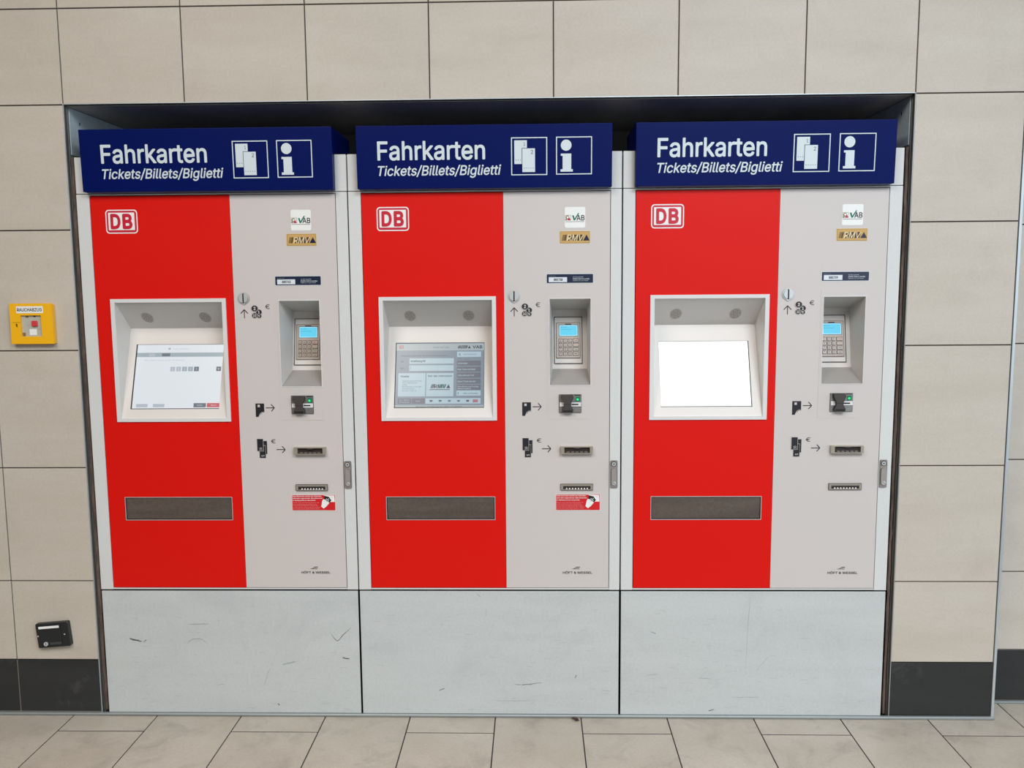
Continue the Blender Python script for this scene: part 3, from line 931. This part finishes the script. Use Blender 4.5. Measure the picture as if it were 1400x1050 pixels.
    q.rect(0.1186, 0.1410, 0.9495, 0.9930, Y - 0.0008, 'door_grey'); q.rect(0.1196, 0.1400, 0.9505, 0.9922, Y - 0.0010, 'ink')
    q.text('10', 0.1360, 0.1455, 0.9530, 0.0090, Y - 0.0012, 'door_grey', w=0.01, rot=math.pi / 2)
    q.text('5', 0.1430, 0.1480, 0.9315, 0.0100, Y - 0.0008, 'door_grey', w=0.01, rot=math.pi / 2)
    q.obj('banknote_icon', t)
    q = B(); q.text(EURO, 0.1670, 0.1828, 0.9770, 0.0140, Y, 'ink'); q.obj('euro_sign', t)
    q = B()
    q.line([(0.1850, 0.9552), (0.2140, 0.9552)], lw, Y, 'ink')
    q.line([(0.2045, 0.9668), (0.2150, 0.9552), (0.2045, 0.9436)], lw, Y - 0.0002, 'ink')
    q.obj('arrow', t)
    # maker's name
    w = B()
    w.text('H\u00d6FT & WESSEL', 0.2550, 0.3559, 0.5192, 0.0072, Y, 'ink', w=0.012)
    w.poly([(0.2850, 0.5352), (0.2980, 0.5352), (0.3060, 0.5382), (0.2930, 0.5376)], Y, 'ink'); w.poly([(0.2950, 0.5400), (0.3130, 0.5412), (0.3140, 0.5436), (0.3020, 0.5430)], Y, 'ink')
    w.poly([(0.3010, 0.5352), (0.3110, 0.5352), (0.3120, 0.5374), (0.3040, 0.5368)], Y, 'ink')
    w.obj('maker_lettering', t)
    if sticker:
        s = B()
        x0, x1, z0, z1 = 0.2310, 0.3820, 0.7415, 0.7980
        s.rect(x0, x1, z0, z1, Y, 'sticker_white'); s.rect(x0 + 0.0012, x1 - 0.0012, z0 + 0.0012, z1 - 0.0012, Y - 0.0003, 'sticker_red')
        sx = lambda c: x0 + (c - 100) / 1220 * (x1 - x0)
        sz = lambda c: z1 - (c - 95) / 430 * (z1 - z0)
        for txt, c1_, cy, hh in (('Diese Banknoten werden am Automaten', 930, 146, 26), ('nicht mehr angenommen. Bitte Banknoten', 955, 202, 26), ('im Reisezentrum tauschen', 760, 258, 26)):
            s.text(txt, sx(118), sx(c1_), sz(cy), hh / 430 * (z1 - z0), Y - 0.0006, 'sticker_white', w=0.02)
        for txt, c1_, cy in (('Please note that these banknotes will', 860, 316), ('not be accepted by this machine any', 800, 358), ('more please change these banknotes', 835, 396), ('at the travel centre of this station', 895, 436), ('and at your local bank before using', 860, 476), ('this ticket machine with the new banknotes here', 1050, 514)):
            s.text(txt, sx(118), sx(c1_), sz(cy), 17 / 430 * (z1 - z0), Y - 0.0006, 'pink', w=0.015)
        s.poly([(sx(1000), sz(110)), (sx(1290), sz(118)), (sx(1300), sz(290)), (sx(1180), sz(290)), (sx(1020), sz(190))], Y - 0.0006, 'sticker_white')
        s.text('100', sx(1190), sx(1255), sz(170), 0.0035, Y - 0.0009, 'pink')
        s.poly([(sx(1005), sz(120)), (sx(1140), sz(155)), (sx(1205), sz(250)), (sx(1120), sz(330)), (sx(1000), sz(230))], Y - 0.0009, 'ink')
        for a in range(4):
            for c_ in range(3):
                if (a + c_) % 2: s.rect(sx(1035 + a * 26), sx(1058 + a * 26), sz(222 + c_ * 24), sz(200 + c_ * 24), Y - 0.0012, 'sticker_white')
        s.poly([(sx(980), sz(215)), (sx(1030), sz(225)), (sx(1150), sz(310)), (sx(1060), sz(410)), (sx(985), sz(465)), (sx(918), sz(410)), (sx(950), sz(260))], Y - 0.0012, 'sticker_white')
        s.obj('red_notice', t)


def make_tray(t):
    x0, x1, z0, z1 = -0.3470, 0.0230, 0.7105, 0.7885
    h = B()
    w = 0.0018
    h.plate(x0 - w, x1 + w, z0 - w, z1 + w, [(x0, x1, z0, z1)], -0.0012, 0.0, 'steel')
    D = 0.075
    h.face([(x0, 0, z0), (x0, 0, z1), (x0, D, z1), (x0, D, z0)], 'tray_in')
    h.face([(x1, 0, z1), (x1, 0, z0), (x1, D, z0), (x1, D, z1)], 'tray_in')
    h.face([(x0, 0, z1), (x1, 0, z1), (x1, D, z1), (x0, D, z1)], 'tray_in')
    h.face([(x1, 0, z0), (x0, 0, z0), (x0, D, z0), (x1, D, z0)], 'tray_in')
    h.face([(x0, D, z0), (x0, D, z1), (x1, D, z1), (x1, D, z0)][::-1], 'tray_in')
    ho = h.obj('ticket_tray', t)
    f = B()
    f.warp = lambda x, y, z: (x, y + 0.0025 + (z1 - z) * 0.05, z)
    f.box(x0 + 0.0015, x1 - 0.0015, 0.0, 0.003, z0 + 0.0015, z1 - 0.0010, 'tray_glass')
    f.obj('flap', ho, bevel=0.0006, seg=1)


SCUFFS = {0: [([(-0.362, 0.284), (-0.352, 0.279), (-0.335, 0.276), (-0.318, 0.271)], .004, 'scuff'), ([(-0.312, 0.270), (-0.302, 0.278)], .002, 'scuff'),
              ([(0.350, 0.303), (0.372, 0.276), (0.392, 0.296), (0.422, 0.324)], .0016, 'scuff'), ([(0.386, 0.217), (0.400, 0.212), (0.414, 0.211)], .003, 'scuff'),
              ([(0.139, 0.193), (0.122, 0.150), (0.107, 0.109)], .0014, 'scuff_l'), ([(-0.06, 0.112), (-0.035, 0.116)], .002, 'scuff_l'),
              ([(-0.160, 0.262), (-0.140, 0.279), (-0.110, 0.281), (-0.085, 0.264)], .0028, 'scuff_l'), ([(-0.15, 0.335), (-0.08, 0.336)], .003, 'scuff_l'),
              ([(0.175, 0.188), (0.225, 0.20)], .004, 'scuff_l'), ([(0.155, 0.045), (0.16, 0.038)], .003, 'scuff')],
          1: [([(0.085, 0.119), (0.11, 0.118), (0.14, 0.120), (0.182, 0.126)], .0016, 'scuff'), ([(-0.180, 0.095), (-0.159, 0.104)], .0018, 'scuff'),
              ([(0.296, 0.142), (0.302, 0.154)], .0018, 'scuff'), ([(-0.012, 0.365), (-0.012, 0.392)], .0012, 'scuff_l'), ([(-0.04, 0.445), (-0.03, 0.436)], .0016, 'scuff'),
              ([(0.0, 0.062), (0.06, 0.058), (0.17, 0.061)], .0012, 'scuff_l'), ([(0.39, 0.098), (0.42, 0.096)], .0014, 'scuff_l')],
          2: [([(-0.004, 0.440), (-0.010, 0.34), (-0.016, 0.164)], .0012, 'scuff_l'), ([(0.020, 0.169), (0.061, 0.222)], .0012, 'scuff_l'), ([(-0.06, 0.075), (0.045, 0.076)], .0014, 'scuff_l'),
              ([(-0.18, 0.146), (-0.13, 0.142)], .0018, 'scuff_l'), ([(-0.345, 0.312), (-0.325, 0.305)], .004, 'scuff_l'), ([(-0.14, 0.025), (-0.12, 0.031)], .002, 'scuff'),
              ([(-0.36, 0.155), (-0.32, 0.156)], .0014, 'scuff_l'), ([(0.17, 0.29), (0.21, 0.288)], .001, 'scuff_l')]}


def make_machine(idx, cx, xl, xr, label, page, number, sticker):
    """xl, xr: outer edges of this machine's body relative to its centre"""
    t = thing('ticket_machine', label, 'ticket machine', (cx, 0, 0), 'ticket machines side by side in the wall niche')
    # cabinet: carcass, side strips, rails, upper hood
    c = B()
    c.box(xl + 0.004, xr - 0.004, 0.14, 0.52, 0.462, 1.930, 'frame')
    c.box(xl + 0.004, -0.362, 0.014, 0.14, 0.462, 1.930, 'frame'); c.box(0.356, xr - 0.004, 0.014, 0.14, 0.462, 1.930, 'frame')
    c.obj('cabinet', t)
    for xa, xb in ((xl, -0.4085), (0.4135, xr)):
        s = B(); s.box(xa, xb, 0.0, 0.012, 0.4610, Z_TOP - 0.0012, 'frame'); s.obj('side_strip', t, bevel=0.0012, seg=2)
    s = B(); s.box(-0.4083, 0.4133, 0.0, 0.012, 1.8120, Z_TOP - 0.0012, 'frame'); s.obj('top_rail', t, bevel=0.0008, seg=1)
    s = B(); s.box(-0.4083, 0.4133, 0.0005, 0.012, 0.4615, 0.4665, 'frame'); s.obj('bottom_rail', t, bevel=0.0008, seg=1)
    h = B(); h.box(xl, xr, 0.001, 0.14, Z_TOP + 0.0012, 1.9365, 'frame'); h.obj('hood', t, bevel=0.0015, seg=2)
    # dark rebate behind door joints
    k = B(); k.plate(xl + 0.001, xr - 0.001, 0.440, 1.8165, [(-0.360, 0.355, 0.50, 1.79)], 0.0122, 0.0138, 'black'); k.obj('door_rebate', t)
    # doors
    d = B(); d.plate(-0.4062, 0.0608, 0.4690, 1.8095, [(-0.3475, 0.0235, 0.7100, 0.7890), (-0.3480, 0.0250, 1.0600, 1.4620)], 0.0, 0.010, 'red')
    d.obj('red_door', t, weld=True)
    g = B(); g.plate(0.0614, 0.4115, 0.4690, 1.8095, [(0.2110, 0.3490, 1.1710, 1.4610)], 0.0, 0.010, 'door_grey')
    g.obj('grey_door', t, weld=True)
    # kick panel
    p = B(); p.box(xl + 0.0012, xr - 0.0012, 0.0, 0.004, 0.0108, 0.4560, 'kick')
    po = p.obj('kick_panel', t, bevel=0.0012, seg=2)
    q = B()
    rnd = random.Random(40 + idx)
    for pts, w, kk in SCUFFS[idx]:
        # smooth the stroke, let its width swell, thin out and break off
        fine = []
        for a in range(len(pts) - 1):
            p0, p1, p2, p3 = pts[max(a - 1, 0)], pts[a], pts[a + 1], pts[min(a + 2, len(pts) - 1)]
            for u in range(6):
                u /= 6.0
                fine.append(tuple(0.5 * (2 * p1[c] + (p2[c] - p0[c]) * u + (2 * p0[c] - 5 * p1[c] + 4 * p2[c] - p3[c]) * u * u + (3 * p1[c] - p0[c] - 3 * p2[c] + p3[c]) * u ** 3) for c in (0, 1)))
        fine.append(pts[-1])
        fine = [(x + rnd.uniform(-0.0005, 0.0005), z + rnd.uniform(-0.0005, 0.0005)) for x, z in fine]
        for a in range(len(fine) - 1):
            e = min(1.0, 4.0 * min(a + 1, len(fine) - 1 - a) / len(fine))
            if rnd.random() < 0.05: continue
            q.line([fine[a], fine[a + 1]], w * e * rnd.uniform(0.9, 1.35), -0.0003, kk)
    for _ in range(70):
        x = rnd.uniform(xl + 0.03, xr - 0.05); z = 0.02 + rnd.random() ** 1.7 * 0.38
        ln = rnd.uniform(0.004, 0.03)
        q.line([(x, z), (x + ln, z + rnd.uniform(-0.003, 0.003))], rnd.uniform(0.0005, 0.0011), -0.0003, 'scuff_l')
    so = q.obj('scuff_marks', po); so['kind'] = 'stuff'
    make_sign(t)
    make_screen(t, page)
    make_pin(t)
    make_card_reader(t)
    make_slots(t)
    make_lock(t)
    make_tray(t)
    make_prints(t, number, sticker)
    return t


make_machine(0, -0.905, -0.4517, 0.4508, 'left red and grey ticket machine, screen page washed pale by painted glare, red notice below its slots', 'select', '885743', True)
make_machine(1, 0.0, -0.4500, 0.4492, 'middle red and grey ticket machine, screen showing a blue-grey search page with buttons', 'search', '885738', True)
make_machine(2, 0.902, -0.4482, 0.4550, 'right red and grey ticket machine with a screen whited out by painted glare and no red notice', 'white', '885739', False)

# ------------------------------------------------------------------ yellow call point
t = thing('smoke_vent_call_point', 'small square yellow smoke vent call box with window and red button on wall', 'alarm box', (-1.5255, 0, 1.3900))
b = B()
b.plate(-0.0724, 0.0724, -0.0677, 0.0677, [(-0.0370, 0.0330, -0.0430, 0.0280)], -0.020, -0.013, 'yellow')
b.box(-0.0710, 0.0710, -0.013, -0.0005, -0.0665, 0.0640, 'yellow')
b.rect(-0.0640, -0.0370, 0.0040, 0.0050, -0.0203, 'gold_dark')
b.poly([(-0.0520, -0.0100), (-0.0490, -0.0120), (-0.0480, 0.0000), (-0.0540, 0.0000)], -0.0203, 'gold_dark')
b.obj('box', t)
b = B(); b.rect(-0.0370, 0.0330, -0.0430, 0.0280, -0.0134, 'yellow_in')
b.rect(-0.0120, 0.0130, -0.0380, -0.0180, -0.0137, 'sticker_white'); b.rect(0.004, 0.012, 0.022, 0.027, -0.0137, 'gold_dark'); b.rect(-0.022, -0.012, 0.020, 0.026, -0.0137, 'gold_mid')
b.rect(-0.018, -0.010, -0.010, -0.002, -0.0137, 'speaker'); b.rect(0.016, 0.030, -0.020, -0.014, -0.0137, 'speaker'); b.rect(-0.036, -0.026, -0.042, -0.030, -0.0137, 'gold_mid')
b.obj('inner_plate', t)
b = B(); b.rrect(-0.0015, 0.0180, -0.0090, 0.0100, 0.003, -0.0190, -0.0136, 'call_red'); b.obj('button', t, bevel=0.001, seg=1)
b = B(); b.rect(-0.0490, 0.0420, 0.0355, 0.0585, -0.0204, 'sticker_white'); b.text('RAUCHABZUG', -0.0455, 0.0385, 0.0418, 0.0105, -0.0207, 'ink', w=0.01); b.obj('label_strip', t)

# ------------------------------------------------------------------ black key switch
t = thing('key_switch_box', 'small black lockable key switch box hung slightly askew low on the left wall', 'switch box', (-1.529, 0, 0.3015))
t.rotation_euler = (0, -0.085, 0)
b = B(); b.rrect(-0.0580, 0.0580, -0.0440, 0.0440, 0.005, -0.0180, -0.0005, 'blackplastic'); b.obj('box', t, bevel=0.0012, seg=1)
b = B(); b.rrect(-0.0480, 0.0290, -0.0360, 0.0370, 0.002, -0.0205, -0.0182, 'blackplastic'); lid = b.obj('lid', t, bevel=0.0008, seg=1)
b = B(); b.rect(-0.0460, 0.0270, 0.0260, 0.0345, -0.0208, 'sticker_white'); b.obj('label_strip', lid)
b = B(); b.disc(-0.0270, -0.0290, 0.0075, 0.0075, -0.0235, -0.0206, 'steel', 16); b.rect(-0.0278, -0.0262, -0.0335, -0.0245, -0.0238, 'ink'); b.obj('lock', lid)
b = B(); b.box(-0.0120, 0.0280, -0.0225, -0.0206, -0.0330, -0.0240, 'gasket'); b.obj('grip', lid)
for sx_ in (-0.0530, 0.0420):
    b = B(); b.disc(sx_, 0.0, 0.0026, 0.0026, -0.0190, -0.0181, 'steel', 10); b.obj('screw', t)

# ------------------------------------------------------------------ dry leaf
me = bpy.data.meshes.new('dry_leaf')
n = 8
vs, fs = [], []
for i in range(n + 1):
    u = i / n
    w = 0.0075 * math.sin(math.pi * min(1, u * 1.05)) ** 0.8 + 0.0003
    for j, s in enumerate((-1, 0, 1)):
        vs.append(((u - 0.5) * 0.030, s * w + 0.002 * math.sin(6 * u), 0.0035 + (0.006 * abs(s) * math.sin(math.pi * u)) + 0.003 * (2 * u - 1) ** 2 + 0.0015 * math.sin(9 * u + s)))
for i in range(n):
    for j in range(2):
        a = i * 3 + j
        fs.append((a, a + 3, a + 4, a + 1))
me.from_pydata(vs, [], fs); me.materials.append(M['leaf']); me.update()
o = link('dry_leaf', me, None, (0.297, -0.024, -0.002)); o.rotation_euler = (0.0, 0.12, -0.35)
mod = o.modifiers.new('thick', 'SOLIDIFY'); mod.thickness = 0.0006
o['label'] = 'small curled dry brown leaf on the floor against the middle machine'; o['category'] = 'leaf'
